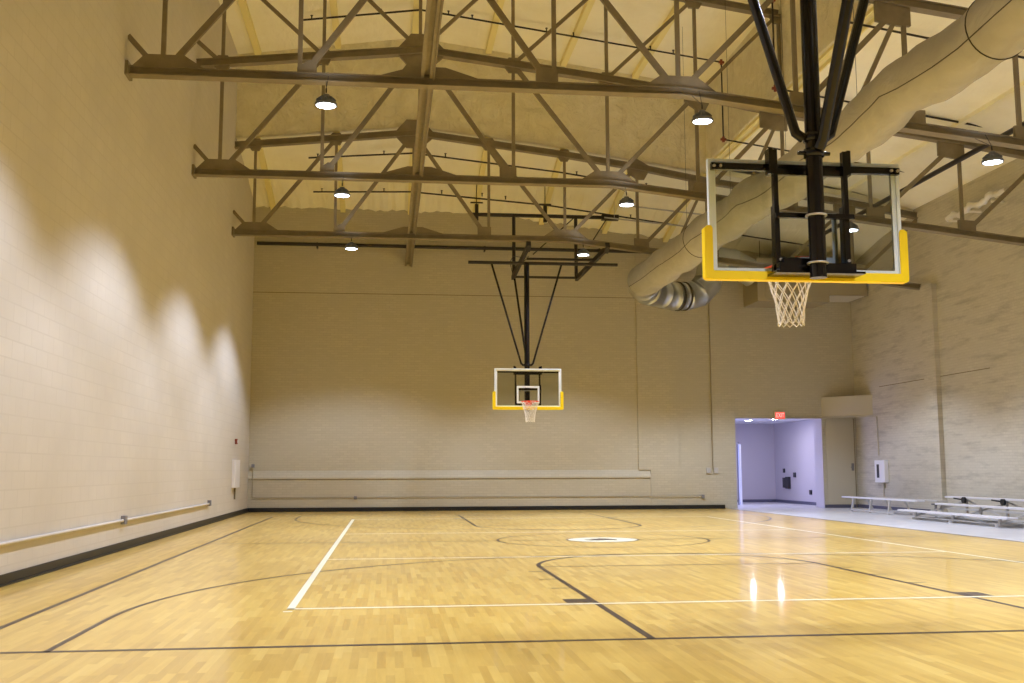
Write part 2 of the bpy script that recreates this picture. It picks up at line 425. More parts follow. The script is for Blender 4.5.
struct(mb.build('wall_far_upper', m_foamwall))
mb = MB(); mb.box(8.7, 8.85, WB - .2, 28.1, 9.66, 12.0); struct(mb.build('wall_right_upper', m_foamwall))
# purlin ribs, foam-covered, running down the roof (part of the ceiling)
for x in NODES[:6]:
    z = lerp_poly(HIGH, x); mb = MB()
    mb.bar((x, WB, z - .06), (x, 27.9, z - .06), .16, .14); mb.build('purlin', m_yellow_foam, ceil_high)
for x in NODES[:7]:
    za, zb = lerp_poly(LOWF_A, x), lerp_poly(LOWF_B, x); mb = MB()
    zm = .5 * (za + zb) + .06
    mb.bar((x, 28.0, za - .05), (x, 30.2, zm - .05), .15, .12); mb.bar((x, 30.2, zm - .05), (x, WF, zb - .05), .15, .12); mb.build('purlin', m_yellow_foam, ceil_far)
for x in (10.65, 12.8):
    z = lerp_poly(LOWR, x); mb = MB(); mb.bar((x, WB, z - .03), (x, 27.9, z - .03), .12, .10); mb.build('purlin', m_foam, ceil_right)
mb = MB()
mb.bar((8.80, WB, 9.63), (8.80, 27.9, 9.63), .05, .08); mb.bar((9.0, WB, 9.60), (9.0, 27.9, 9.60), .04, .08); mb.build('purlin', m_yellow_foam, ceil_right)

# ------------------------------------------------------------------ ROOF TRUSSES
def make_truss(Y, label, high=True):
    t = thing('roof_truss', label, 'roof truss', (0, Y, 0), 'steel roof trusses across the gym')
    def chord(name, prof, x0, x1, web, fl_w):
        mb = MB(); pts = [(x, z) for x, z in prof if x0 <= x <= x1]
        for (xa, za), (xb, zb) in zip(pts, pts[1:]):
            mb.bar((xa, 0, za), (xb, 0, zb), .05, web)
            mb.bar((xa, 0, za - web / 2 + .01), (xb, 0, zb - web / 2 + .01), fl_w, .02)
            mb.bar((xa, 0, za + web / 2 - .01), (xb, 0, zb + web / 2 - .01), fl_w * .7, .02)
        return mb.build(name, m_steel, t)
    chord('bottom_chord', BOT, WL, WR, .15, .20)
    chord('middle_chord', MID, WL, WR, .17, .18)
    if high: chord('top_chord', TOP, WL, 8.65, .16, .18)
    B = lambda x: lerp_poly(BOT, x); Mi = lambda x: lerp_poly(MID, x); T = lambda x: lerp_poly(TOP, x)
    def web(name, a, b, s=.075):
        mb = MB(); mb.bar((a[0], 0, a[1]), (b[0], 0, b[1]), s, .06, up=(0, 1, 0)); mb.build(name, m_steel, t)
    for x in NODES:
        web('post', (x, B(x)), (x, T(x) if x < 9 and high else Mi(x)), .07)
    n = NODES
    for (i, j) in ((0, 1), (1, 2)): web('diagonal', (n[i] + .1, B(n[i]) + .1), (n[j], Mi(n[j])), .095)
    for (i, j) in ((2, 3), (3, 4)): web('diagonal', (n[i], Mi(n[i])), (n[j] - .1, B(n[j]) + .1), .095)
    web('diagonal', (n[4] + .12, B(n[4]) + .1), (n[5], Mi(n[5])), .095)
    web('diagonal', (n[6], Mi(n[6])), (n[5] + .1, B(n[5]) + .05), .095)
    web('diagonal', (n[6], Mi(n[6])), (7.65, B(7.65)), .07)
    web('diagonal', (n[8], Mi(n[8])), (n[7] + .1, B(n[7]) + .05), .095)
    web('diagonal', (n[8] + .1, B(n[8]) + .05), (WR, Mi(WR) - .1), .095)
    web('diagonal', (n[0] - .12, B(n[0]) + .1), (WL, 7.95), .08)
    if high: web('diagonal', (n[0] - .1, Mi(n[0]) + .05), (WL, 10.22), .08)
    for (i, j) in ((2, 1), (1, 0), (2, 3), (3, 4), (4, 5), (5, 6)) if high else (): web('diagonal', (n[i], Mi(n[i])), (n[j], T(n[j])), .075)
    def gus(pts):
        mb = MB(); mb.poly([(x, 0, z) for x, z in pts], (0, 1, 0), .07); mb.build('gusset_plate', m_steel, t)
    for i, x in enumerate(n):
        z = B(x)
        sl = (B(x + .1) - z) / .1
        if i in (0,): gus([(WL, z), (x + .75, z), (x + .32, z + .28), (x - .27, z + .28)])
        elif i in (2,): gus([(x - .9, z + .05), (x + .9, z + .05), (x + .25, z + .25), (x - .25, z + .25)])
        elif i == 4: gus([(x - .7, z), (x + .7, z + sl * .7), (x + .3, z + .27), (x - .3, z + .27)])
        elif i in (1,): gus([(x - .04, z), (x + .26, z), (x + .26, z + .28), (x + .12, z + .28), (x - .04, z + .16)])
        elif i in (3,): gus([(x - .3, z), (x + .06, z), (x + .06, z + .3), (x - .3, z + .3)])
        else: gus([(x - .10, z), (x + .30, z + sl * .4), (x + .30, z + .28), (x - .10, z + .30)])
        z = Mi(x)
        if i == 2: gus([(x - .55, z - .05), (x - .2, z - .42), (x + .2, z - .42), (x + .6, z - .05), (x + .2, z + .36), (x - .2, z + .36)])
        elif i in (6, 8): gus([(x - .5, z), (x - .5, z - .35), (x - .1, z - .42), (x + .12, z - .42), (x + .12, z)])
        elif i == 5: gus([(x - .3, z), (x - .25, z - .18), (x, z - .36), (x + .2, z - .36), (x + .4, z), (x, z + .22)])
        else: gus([(x - .24, z), (x - .10, z - .19), (x + .09, z - .19), (x + .2, z), (x + .10, z + .14), (x - .10, z + .14)])
        if i < 7 and high:
            z = T(x); gus([(x - .25, z), (x - .12, z - .22), (x + .12, z - .22), (x + .25, z)])
    mb = MB(); mb.box(WL, WL + .05, -.16, .16, BOT[0][1] - .1, BOT[0][1] + .12); mb.build('bearing_plate', m_steel, t)
    return t
for Y, lab in zip(TR_Y, ['tan steel roof truss closest overhead, above the near basketball backboard',
                         'tan steel roof truss nearest of those in view, crossing highest in the picture',
                         'tan steel roof truss in the middle, between the nearest and the farthest',
                         'tan steel roof truss farthest away, just before the far wall']):
    make_truss(Y, lab, Y < 25)
mb = MB()   # long tie beam down the middle of the hall, level with the bottom chords
for dx in (-.07, .07): mb.bar((.55 + dx, WB, 7.56), (.55 + dx, WF, 7.56), .03, .24); mb.bar((.55 + dx, WB, 7.44), (.55 + dx, WF, 7.44), .055, .015)
mb.bar((.55, WB, 7.50), (.55, WF, 7.50), .13, .012)
tb = thing('tie_beam', 'long tan steel beam running from the camera to the far wall under the ridge', 'beam', (0, 0, 0))
mb.build('beam', m_steel, tb)
mb = MB(); mb.tube([(.66, WB, 7.42), (.66, WF, 7.42)], .016); mb.build('conduit', m_steel, tb)

# ------------------------------------------------------------------ HIGH-BAY LAMPS
lamp_body = None
def make_lamp(x, y, z, ztop, label):
    t = thing('high_bay_lamp', label, 'ceiling lamp', (x, y, z), 'round high bay lamps hung from the trusses')
    mb = MB(); mb.lathe([(.0, .17), (.05, .17), (.065, .11), (.09, .10), (.11, .06), (.155, .045), (.170, .025), (.170, -.005), (.150, -.01), (.150, .0), (.0, .0)], (0, 0, 0), 28)
    for k in range(16):
        a = 2 * PI * k / 16; mb.bar((.07 * math.cos(a), .07 * math.sin(a), .12), (.14 * math.cos(a), .14 * math.sin(a), .06), .012, .05)
    mb.build('housing', m_lampbody, t)
    mb = MB(); mb.lathe([(.0, -.012), (.10, -.012), (.146, -.006), (.148, .004)], (0, 0, 0), 28); mb.build('lamp_face', m_lampface, t)
    mb = MB(); mb.tube([(0, 0, .2), (0, 0, .27)], .012); mb.tube([(0, 0, .27), (.02, .2, ztop - z)], .006); mb.tube([(0, 0, .27), (-.03, .42, ztop - z)], .005); mb.build('hanger', m_pipe, t)
    L = bpy.data.lights.new('high_bay_light', 'SPOT'); L.energy = LAMP_POWER; L.color = LAMP_COLOR; L.spot_size = LAMP_CONE; L.spot_blend = LAMP_BLEND; L.shadow_soft_size = .16
    o = bpy.data.objects.new('high_bay_light', L); COL.objects.link(o); o.parent = t; o.location = (0, 0, -.03)
    L = bpy.data.lights.new('ceiling_fill_light', 'SPOT'); L.energy = UPLIGHT_POWER; L.color = LAMP_COLOR; L.spot_size = math.radians(140); L.spot_blend = .8; L.shadow_soft_size = .3  # extra upward spot, added above each lamp to brighten the ceiling
    o = bpy.data.objects.new('ceiling_fill_light', L); COL.objects.link(o); o.parent = t; o.location = (0, 0, .24); o.rotation_euler = (PI, 0, 0)
SPOTS = [(15.95, -1.0, 6.76, 'nearest lit lamp of the left row, under the highest crossing truss'), (15.95, 4.92, 6.72, 'nearest lit lamp of the middle row, left of the big backboard'),
         (15.95, 9.80, 6.20, 'lit lamp at upper right, right of the big backboard'),
         (21.75, -1.0, 6.86, 'middle lit lamp of the left row, under the second truss'), (21.75, 5.00, 6.82, 'middle lit lamp of the middle row, left of the duct'),
         (21.75, 9.98, 6.38, 'lit lamp seen through the glass of the near backboard'),
         (27.4, -1.0, 6.92, 'farthest lit lamp of the left row, before the black wall pipe'), (27.4, 5.10, 6.88, 'farthest lit lamp of the middle row, amid the far hoop frame'),
         (27.4, 10.15, 6.30, 'farthest lit lamp of the right row, behind the duct'),
         (10.2, -1.0, 6.8, 'lit lamp overhead on the left, just nearer than the view'), (10.2, 5.0, 6.9, 'lit lamp overhead right of the near mast'), (10.2, 9.9, 6.25, 'lit lamp overhead far right above the court edge'),
         (4.5, -1.0, 6.8, 'lit lamp above and left of the camera'), (4.5, 4.95, 6.8, 'lit lamp above and right of the camera'), (4.5, 9.9, 6.25, 'lit lamp far right of the camera')]
for y, x, z, lab in SPOTS:
    make_lamp(x, y, z, lerp_poly(BOT, x) - .08, 'round white ' + lab)

# ------------------------------------------------------------------ BASKETBALL HOOPS
def make_hoop(Yb, sgn, cx, label, zt, dz=0, br=.045):
    """Yb = plane of the glass, sgn = direction from the mast towards the court (+1 away from camera)"""
    t = thing('basketball_hoop', label, 'basketball hoop', (cx, Yb, dz), 'ceiling hung basketball hoops')
    s = sgn
    def P(x, y, z): return (x, s * y, z)
    hw, z0, z1 = .898, 2.895, 3.955
    mb = MB(); mb.box(-hw + .02, hw - .02, -.006, .006, z0 + .02, z1 - .02); g = mb.build('backboard', m_glass, t)
    mb = MB(); bw = .05; y0, y1 = .0065, .0085
    def frame(mb, xa, xb, za, zb, w, ya, yb):
        for (a, b2, c, d2) in ((xa, xb, za, za + w), (xa, xb, zb - w, zb), (xa, xa + w, za + w, zb - w), (xb - w, xb, za + w, zb - w)):
            p, q = sorted((s * ya, s * yb)); mb.box(a, b2, p, q, c, d2)
    frame(mb, -hw + .02, hw - .02, z0 + .02, z1 - .02, .052, .0065, .0085)
    frame(mb, -.305, .305, 3.03, 3.49, .05, .0065, .0085)
    mb.build('painted_border', m_border, g)
    mb = MB(); frame(mb, -hw, hw, z0, z1, .032, -.035, .02); frame(mb, -hw + .032, hw - .032, z0 + .032, z1 - .032, .038, -.016, -.0062); mb.build('frame', m_alu, t)
    # yellow edge padding: U-shaped
    mb = MB(); r = .035; n = 6
    zl, zs = z0 - .04, 3.29
    outer = [(-hw - .052, zs)] + [(-hw - .052 + r * (1 - math.cos(PI / 2 * k / n)), zl + r * (1 - math.sin(PI / 2 * k / n))) for k in range(n + 1)] + \
            [(hw + .052 - r * (1 - math.sin(PI / 2 * k / n)), zl + r * (1 - math.cos(PI / 2 * k / n))) for k in range(n + 1)] + [(hw + .052, zs)]
    top_r = [(hw + .052 - .035 * (1 - math.cos(PI * k / 6)) , zs + .035 * math.sin(PI * k / 6)) for k in range(1, 6)]
    inner = [(hw - .035, zs), (hw - .035, z0 + .045), (-hw + .035, z0 + .045), (-hw + .052, zs)]
    top_l = [(-hw - .0 - .035 * math.cos(PI * k / 6) * -1, zs + .035 * math.sin(PI * k / 6)) for k in range(1, 6)]
    pts = outer + top_r + inner + top_l
    ring = [(x, 0, z) for x, z in pts]
    # build the U as quads between outer and inner outline for clean faces
    def strip(mb, A, Bq, ya, yb):
        N = len(A); vs = [(x, ya, z) for x, z in A] + [(x, ya, z) for x, z in Bq] + [(x, yb, z) for x, z in A] + [(x, yb, z) for x, z in Bq]
        fs = []
        for i in range(N - 1):
            fs += [(i, i + 1, N + i + 1, N + i), (2 * N + i, 3 * N + i, 3 * N + i + 1, 2 * N + i + 1), (i, 2 * N + i, 2 * N + i + 1, i + 1), (N + i, N + i + 1, 3 * N + i + 1, 3 * N + i)]
        fs += [(0, N, 3 * N, 2 * N), (N - 1, 3 * N - 1, 4 * N - 1, 2 * N - 1)]
        mb.add(vs, fs)
    A = [(-hw - .02, zs + .055), (-hw - .052, zs + .03)] + outer[1:-1] + [(hw + .052, zs + .03), (hw + .02, zs + .055)]
    nn = len(outer) - 2
    Bq = [(-hw + .012, zs + .055), (-hw + .028, zs + .03)] + [(-hw + .028, z0 + .042)] * (nn // 2) + [(hw - .028, z0 + .042)] * (nn - nn // 2) + [(hw - .028, zs + .03), (hw - .012, zs + .055)]
    strip(mb, A, Bq, -.045, .045)
    mb.build('edge_padding', m_padding, t, bevel=.008)
    # rim, bracket and net
    rc = .15 + .2286 + .03
    mb = MB(); mb.tube([P(.2286 * math.cos(2 * PI * k / 32), rc + .2286 * math.sin(2 * PI * k / 32), 3.05) for k in range(32)], .010, 8, closed=True)
    mb.box(-.09, .09, *sorted((s * .01, s * .03)), 2.97, 3.09)
    for sx in (-1, 1): mb.tube([P(sx * .08, .03, 3.04), P(sx * .09, rc - .2, 3.045)], .009, 6); mb.tube([P(sx * .07, .03, 2.98), P(sx * .12, rc - .19, 3.04)], .007, 6)
    mb.box(-.08, .08, *sorted((s * .03, s * (rc - .21))), 3.035, 3.05)
    rim = mb.build('rim', m_rim, t)
    mb = MB(); K = 12; rows = 6; zr = [3.04 - i * .083 for i in range(rows + 1)]; rr = [.226, .205, .178, .152, .134, .124, .118]
    for d in (-1, 1):
        for k in range(K):
            pts = []
            for i in range(rows * 3 + 1):
                q = i / 3; i0 = min(int(q), rows - 1); fq = q - i0; R_ = rr[i0] * (1 - fq) + rr[i0 + 1] * fq; z = zr[i0] * (1 - fq) + zr[i0 + 1] * fq
                a = 2 * PI * (k + d * q * .5) / K; wob = 1 + .02 * math.sin(7 * a + 3 * q)
                pts.append(P(R_ * wob * math.cos(a), rc + R_ * wob * math.sin(a), z))
            mb.tube(pts, .0048, 5)
    for i in range(1, rows):
        for k in range(K * 2):
            if (k + i) % 2: continue
            a = 2 * PI * k / (2 * K); mb.tube([P(rr[i] * math.cos(a), rc + rr[i] * math.sin(a), zr[i] + .01), P(rr[i] * math.cos(a), rc + rr[i] * math.sin(a), zr[i] - .01)], .007, 5)
    for k in range(K):
        a0 = 2 * PI * k / K; am = 2 * PI * (k + .5) / K; a1 = 2 * PI * (k + 1) / K; R_ = rr[-1]
        mb.tube([P(R_ * math.cos(a0), rc + R_ * math.sin(a0), zr[-1]), P(R_ * math.cos(am), rc + R_ * math.sin(am), zr[-1] - .03), P(R_ * math.cos(a1), rc + R_ * math.sin(a1), zr[-1])], .005, 5)
    mb.build('net', m_net, rim)
    # carrier behind the glass
    my = -.33; mx = -.03 if s > 0 else .02
    mb = MB()
    for x in (-.32, .33):
        mb.box(x - .02, x + .02, *sorted((s * -.16, s * -.10)), 2.93, 4.02)
        mb.box(x - .055 if x < 0 else x + .02, x - .02 if x < 0 else x + .055, *sorted((s * -.16, s * -.05)), 3.80, 4.03)
        mb.box(x - .015 if x < 0 else x - .025, x + .035 if x < 0 else x + .03, *sorted((s * -.13, s * -.05)), 2.93, 3.52)
    mb.box(-.88, .88, *sorted((s * -.085, s * -.036)), 3.845, 3.905)
    mb.box(-.34, .38, *sorted((s * -.12, s * -.08)), 3.80, 3.86)
    mb.box(-.34, .38, *sorted((s * -.20, s * -.15)), 3.39, 3.435)
    mb.box(-.34, .36, *sorted((s * -.24, s * -.04)), 2.91, 2.98)
    mb.box(-.38, .43, *sorted((s * -.27, s * -.03)), 2.885, 2.905)
    mb.box(-.30, -.02, *sorted((s * -.24, s * -.10)), 2.98, 3.02)
    mb.build('backboard_carrier', m_mast, t)
    for x, z in ((-.86, 3.875), (-.80, 3.875), (.80, 3.875), (.86, 3.875), (-.30, 3.41), (.33, 3.41), (-.30, 3.02), (.33, 3.02)):
        mb = MB(); mb.tube([P(x, -.075, z), P(x, -.17 if abs(x) < .5 else -.10, z)], .014, 8); mb.build('bolt', m_clamp, t)
    mb = MB(); mb.tube([P(mx, my, 2.83), P(mx, my, zt)], .072, 20); mb.build('mast', m_mast, t)
    for z in (3.38, 2.96):
        mb = MB(); mb.tube([P(mx + .085 * math.cos(a), my + .085 * math.sin(a), z) for a in [PI * 2 * k / 20 for k in range(20)]], .010, 6, closed=True); mb.build('clamp', m_clamp, t)
    for z in (3.94, 4.08):
        mb = MB(); mb.lathe([(.072, -.035), (.088, -.035), (.088, .035), (.072, .035)], P(mx, my, z), 20)
        for sx in (-1, 1): mb.tube([P(mx + sx * .07, my, z), P(mx + sx * .145, my, z)], .018, 8)
        mb.build('collar', m_mast, t)
    # three braces up to the hinge pipe and frame
    for sx in (-1, 1):
        mb = MB(); mb.tube([P(mx + sx * .09, my, 4.07), P(mx + sx * .16, my, 4.12), P(mx + sx * .97, my, zt)], br, 10); mb.build('brace', m_mast, t)
    mb = MB(); mb.tube([P(mx + .02, my - .08, 3.97), P(mx + .03, my - .14, 4.04), P(mx + .12 * s - .02, my - 1.65, zt - .1)], br * 1.1, 10); mb.build('brace', m_mast, t)
    mb = MB(); mb.tube([P(-1.58, my, zt), P(2.55, my, zt)], .045, 12); mb.build('hinge_pipe', m_pipe, t)
    # hanging frame
    yf = -1.93
    mb = MB(); mb.tube([P(-1.35, yf, 8.6), P(2.9, yf, 8.6)], .055, 10)
    mb.box(2.45, 2.95, *sorted((s * (yf - .08), s * (yf + .08))), 8.52, 8.68); mb.build('mounting_pipe', m_pipe, t)
    for x in (-.14, 1.68):
        mb = MB(); mb.tube([P(x, yf, 8.6), P(x, yf, 6.76)], .05, 10); mb.build('hanger_pipe', m_pipe, t)
    mb = MB(); mb.tube([P(-.2, yf, 6.79), P(1.74, yf, 6.79)], .035, 10); mb.build('cross_pipe', m_pipe, t)
    mb = MB(); mb.tube([P(.05, -.55, 7.05), P(1.9, -.55, 7.05)], .035, 10); mb.build('cross_pipe', m_pipe, t)
    for xa, xb in ((-.16, .0), (1.7, 2.15)):
        mb = MB(); mb.bar(P(xa, yf - .1, 6.78), P(xb, .2, 7.24), .09, .13); mb.bar(P(xb, .05, 7.18), P(xb, .3, 7.3), .12, .16); mb.build('arm', m_pipe, t)
        for q in (-.12, .16):
            mb = MB(); mb.tube([P(xa, yf, 6.8), P(xa + q * 1.3, yf + .5, 7.12), P((xa + xb) / 2 + q * 1.6, yf + .95, 7.2), P(xb, yf + 1.3, 7.1)], .010, 6); mb.build('cable', m_pipe, t)
    for a, b2 in (((1.62, yf, 8.56), (.28, -.9, 7.25)), ((2.6, yf, 8.56), (1.95, -1.3, 7.6))):
        mb = MB(); mb.tube([P(*a), P(*b2)], .018, 8); mb.build('tie_rod', m_pipe, t)
    for x in (-1.22, .78):
        top = 8.66
        mb = MB(); mb.bar(P(x, yf, 8.42), P(x, yf, 8.9), .10, .10); mb.tube([P(x, yf, 8.9), P(x, yf, 9.75)], .012, 6); mb.bar(P(x - .18, yf, 8.95), P(x + .18, yf, 8.95), .06, .03); mb.build('ceiling_clamp', m_pipe, t)
    return t
make_hoop(9.05, 1, 3.72, 'glass backboard nearest the camera seen from behind, black mast and yellow edge padding', 6.90, .03)
make_hoop(28.07, -1, 3.69, 'small distant glass backboard facing the camera before the far wall, orange rim', 6.88, -.06, .028)

# ------------------------------------------------------------------ FABRIC AIR DUCT with metal elbow
dt = thing('air_duct', 'long sagging grey fabric duct slung from upper right towards the far wall', 'air duct', (6.8, 20, 6.2))
path = []; rad = []
for i in range(90):
    y = 3 + (26.6 - 3) * i / 89
    x = 6.55 + .03 * math.sin(y * .9)
    z = 6.10 - (.13 if y < 17 else .13 - .09 * min(1, (y - 17) / 4)) * abs(math.sin((y - 1.2) * PI / 2.83)) ** .7 - (.02 * max(0, (y - 20) / 6))
    path.append((x, y, z)); rad.append(.36 + .055 * max(0, (y - 14) / 12.6) + .018 * math.sin(y * 3.9) + .010 * math.sin(y * 9.3))
K = 1.08
path = [(x * K, y * K, 1.22 + (z - 1.22) * K) for x, y, z in path]; rad = [q * K for q in rad]
org = Vector((6.8, 20, 6.2))
def rel(p): return tuple(Vector(p) - org)
mb = MB(); mb.tube([rel(p) for p in path], rad, 32); fd = mb.build('fabric_duct', m_fabric, dt)
mb = MB(); mb.tube([rel((p[0] - .92 * r_ * .995, p[1], p[2] - .40 * r_)) for p, r_ in zip(path, rad)], .007, 5); mb.build('stitched_seam', m_stitch, fd)
for y in (11.2, 23.4):
    p = min(path, key=lambda q: abs(q[1] - y)); r0 = rad[path.index(p)] + .004; mb = MB()
    mb.tube([rel((p[0] + r0 * math.cos(a), p[1], p[2] + r0 * math.sin(a))) for a in [2 * PI * k / 32 for k in range(32)]], .008, 6, closed=True); mb.build('hoop_seam', m_stitch, fd)
e = [(6.56, 26.5, 6.02), (6.62, 27.0, 5.99), (6.85, 27.45, 5.96), (7.35, 27.85, 5.93), (7.75, 28.1, 5.92), (8.15, 28.25, 5.95), (8.6, 28.45, 6.08)]
e = [(x * K, y * K, 1.22 + (z - 1.22) * K) for x, y, z in e[:6]] + [(9.2, 30.6, 6.45), (9.48, 30.65, 6.75), (9.62, 30.75, 7.15), (9.9, 30.9, 7.5), (10.4, 31.1, 7.5), (11.13, 31.3, 7.2)]
mb = MB(); pts = []; rs = []
for i in range(len(e) - 1):      # segmented gores with raised seams
    a, b2 = Vector(e[i]), Vector(e[i + 1])
    pts += [rel(a.lerp(b2, .04)), rel(a.lerp(b2, .96)), rel(a.lerp(b2, .98))]; rs += [.415, .415, .43]
mb.tube(pts, rs, 28); mb.build('metal_elbow', m_galv, dt)
for q in (.25, .75):
    a = Vector(e[4]).lerp(Vector(e[5]), q); d = (Vector(e[5]) - Vector(e[4])).normalized(); mb = MB()
    mb.tube([rel(a - d * .03), rel(a + d * .03)], .435, 28); mb.build('strap', m_stitch, dt)
for y in (15.0, 18.0, 21.0, 24.5):
    p = min(path, key=lambda q: abs(q[1] - y)); zc_ = lerp_poly(HIGH, p[0]); mb = MB(); mb.tube([rel((p[0], y, p[2] + .35)), rel((p[0], y, zc_))], .004, 5); mb.build('hanging_wire', m_pipe, dt)

# air handler against the far wall top right corner
ah = thing('air_handler', 'grey boxy air handling unit high in the far right corner', 'air handler', (12.4, 31.7, 6.3))
mb = MB(); mb.box(-1.24, 1.05, -.7, .62, 0, 1.35); mb.build('casing', m_box, ah, bevel=.01)
mb = MB(); mb.box(-.98, -.06, -.72, -.70, .12, 1.0); mb.box(.08, .95, -.72, -.70, .12, 1.2); mb.build('access_panel', m_box, ah)
mb = MB(); mb.box(1.05, 2.28, -.7, .62, .22, 1.2); mb.cur = 1; mb.box(1.12, 2.2, -.62, .55, .205, .22); mb.build('return_plenum', [m_box, mat('pale_underside', (.62, .60, .55), .5)], ah)
for x in (-1.1, .9):
    mb = MB(); mb.tube([(x, -.6, 1.35), (x, -.6, 1.9)], .012, 6); mb.build('hanger_rod', m_pipe, ah)

# ------------------------------------------------------------------ SPRINKLER PIPES
def sprink(name, pts, r, label, heads=(), joints=(), up=True):
    o = Vector(pts[0]); t = thing(name, label, 'pipe', o, 'black sprinkler pipes under the roof')
    mb = MB(); mb.tube([Vector(p) - o for p in pts], r, 8); mb.build('pipe', m_pipe, t)
    for p in heads:
        q = Vector(p) - o; mb = MB(); mb.tube([q, q + Vector((0, 0, .09))], .018, 6); mb.tube([q + Vector((0, 0, .09)), q + Vector((0, 0, .10))], .035, 8); mb.build('sprinkler_head', m_pipe, t)
    for p in joints:
        q = Vector(p) - o; mb = MB(); mb.tube([q - Vector((.07, 0, 0)), q + Vector((.07, 0, 0))], .036, 8); mb.tube([q - Vector((0, 0, .07)), q + Vector((0, 0, .07))], .036, 8); mb.build('joint', m_red_iron, t)
PW = {18.4: 'nearest, behind the near mast', 22.0: 'middle of three under the high roof', 25.7: 'farthest of three, red elbows'}
for y, wh in PW.items():
    xs_ = [-2.3, .7, 8.47]; zz = [lerp_poly(HIGH, x) - .2 for x in xs_]
    pts = [(x, y, z) for x, z in zip(xs_, zz)] + [(8.47, y, 9.62), (13.7, y, 8.86 if y > 20 else 8.80)]
    hd = []
    for x in (-2.0, -.3, 1.4, 2.0, 3.9, 4.6, 6.6, 7.2): hd.append((x, y, lerp_poly(HIGH, x) - .2))
    sprink('sprinkler_pipe', pts, .026, 'black sprinkler branch pipe crossing the roof, ' + wh, hd, [(8.47, y, zz[2]), (8.47, y, 9.62)])
    for p in (12.9,): pass
for y, d, wh in ((28.8, .27, 'nearer one, behind the farthest truss'), (30.8, .24, 'the closest to the far wall')):
    f = lambda x: (lerp_poly(LOWF_A, x) * (WF - y) + lerp_poly(LOWF_B, x) * (y - 27.95)) / (WF - 27.95)
    xs_ = [-2.25, .6, 4.7, 8.7, 13.0]
    sprink('sprinkler_pipe', [(x, y, f(x) - d) for x in xs_], .024, 'thin black sprinkler pipe under low far roof, ' + wh, [(x, y, f(x) - d) for x in (-2.0, -.2, 1.5, 2.7, 3.4, 5.2, 7.2)])
for k, (xa, xb, y, z) in enumerate(((6.7, 9.3, 29.3, 8.72), (6.2, 9.0, 29.9, 8.50))):
    mb = MB(); mb.tube([(xa, y, z + .02), (xb, y, z - .22)], .022, 8); mb.tube([(xa + .3, y, z), (xa + .3, y, z + .5)], .008, 6)
    tag(mb.build('roof_conduit', m_clampgrey), 'thin grey conduit under the far roof beside the duct, %s' % ('upper one' if k == 0 else 'lower one'), 'conduit')
mb = MB(); mb.tube([(12.75, WB + 1, 8.18), (12.75, 30.0, 8.12)], .06, 12)
tag(mb.build('sprinkler_main', m_pipe), 'thick black pipe running lengthwise beneath the right low roof', 'pipe')
mb = MB(); mb.tube([(WL + .1, WF - .18, 8.02), (8.6, WF - .18, 8.0)], .055, 12)
for x in (-2.2, 2.9, 6.5): mb.bar((x, WF - .18, 8.0), (x, WF, 8.0), .05, .16)
tag(mb.build('wall_pipe', m_pipe), 'long level black pipe across the upper far wall', 'pipe')
# foil flexible duct lying along the top of the right wall
mb = MB(); pts = [(14.58 + .03 * math.sin(i * 1.7), 25.95 - i * .115, 7.72 + .05 * math.sin(i * .8) + i * .005) for i in range(24)]
mb.tube(pts, [.075 + .02 * math.sin(i * 2.6) for i in range(24)], 12)
for y in (25.6, 24.6, 23.6): mb.box(14.4, WR, y - .02, y + .02, 7.58, 7.63)
tag(mb.build('foil_duct', m_foil), 'crumpled silver foil flexible duct along the top of the right wall', 'air duct')

# ------------------------------------------------------------------ WALL FITTINGS
def cond(name, pts, r, label, outlets=(), m=None, om=None, size=(.05, .07, .11)):
    o = Vector(pts[0]); t = thing(name, label, 'conduit', o)
    mb = MB(); mb.tube([Vector(p) - o for p in pts], r, 8); mb.build('tube', m or m_paint, t)
    for p in outlets:
        q = Vector(p) - o; mb = MB(); a, b_, c = size
        mb.box(q.x - a / 2, q.x + a / 2, q.y - b_ / 2, q.y + b_ / 2, q.z - c / 2, q.z + c / 2); mb.build('outlet_box', om or m_greyplastic, t, bevel=.005)
    return t
cond('wall_conduit', [(WL + .03, -1.9, .44), (WL + .03, 25.3, .46)], .023, 'cream conduit low along the left wall with two outlets', [(WL + .03, 17.3, .46), (WL + .03, 25.3, .48)], m=m_left, size=(.08, .14, .13))
cond('wall_conduit', [(-3.95, WF - .10, 1.42), (-3.95, WF - .10, .42), (9.65, WF - .10, .40)], .010, 'thin grey conduit low across the far wall', [(-3.95, WF - .09, 1.35), (-.95, WF - .10, .40), (9.67, WF - .09, .38)], m=m_paintdark, size=(.09, .05, .10))
cond('wall_conduit', [(10.02, WF - .07, 8.1), (10.02, WF - .07, 1.2)], .013, 'tall vertical conduit on the far wall left of the hall opening', [(9.86, WF - .08, 1.17), (10.1, WF - .08, 1.17)], m=m_paintdark, size=(.13, .06, .17), om=m_clampgrey)
cond('wall_conduit', [(12.25, WF - .02, 2.81), (13.6, WF - .05, 2.81), (14.62, 31.16, 2.80), (14.70, 30.80, 2.78), (14.70, 30.78, 1.6)], .016, 'thin conduit from the exit sign down to the white cabinet', m=m_paint)
mb = MB(); mb.box(WL, WL + .09, 28.95, 29.85, .76, 1.50); o = tag(mb.build('wall_panel', m_white, bevel=.01), 'white box on the left wall near the far corner', 'wall box')
mb = MB(); mb.tube([(WL + .03, 29.4, .76), (WL + .03, 29.4, .45)], .022, 8); tag(mb.build('conduit_drop', m_seam), 'short dull tube below the white box on the left wall', 'conduit')
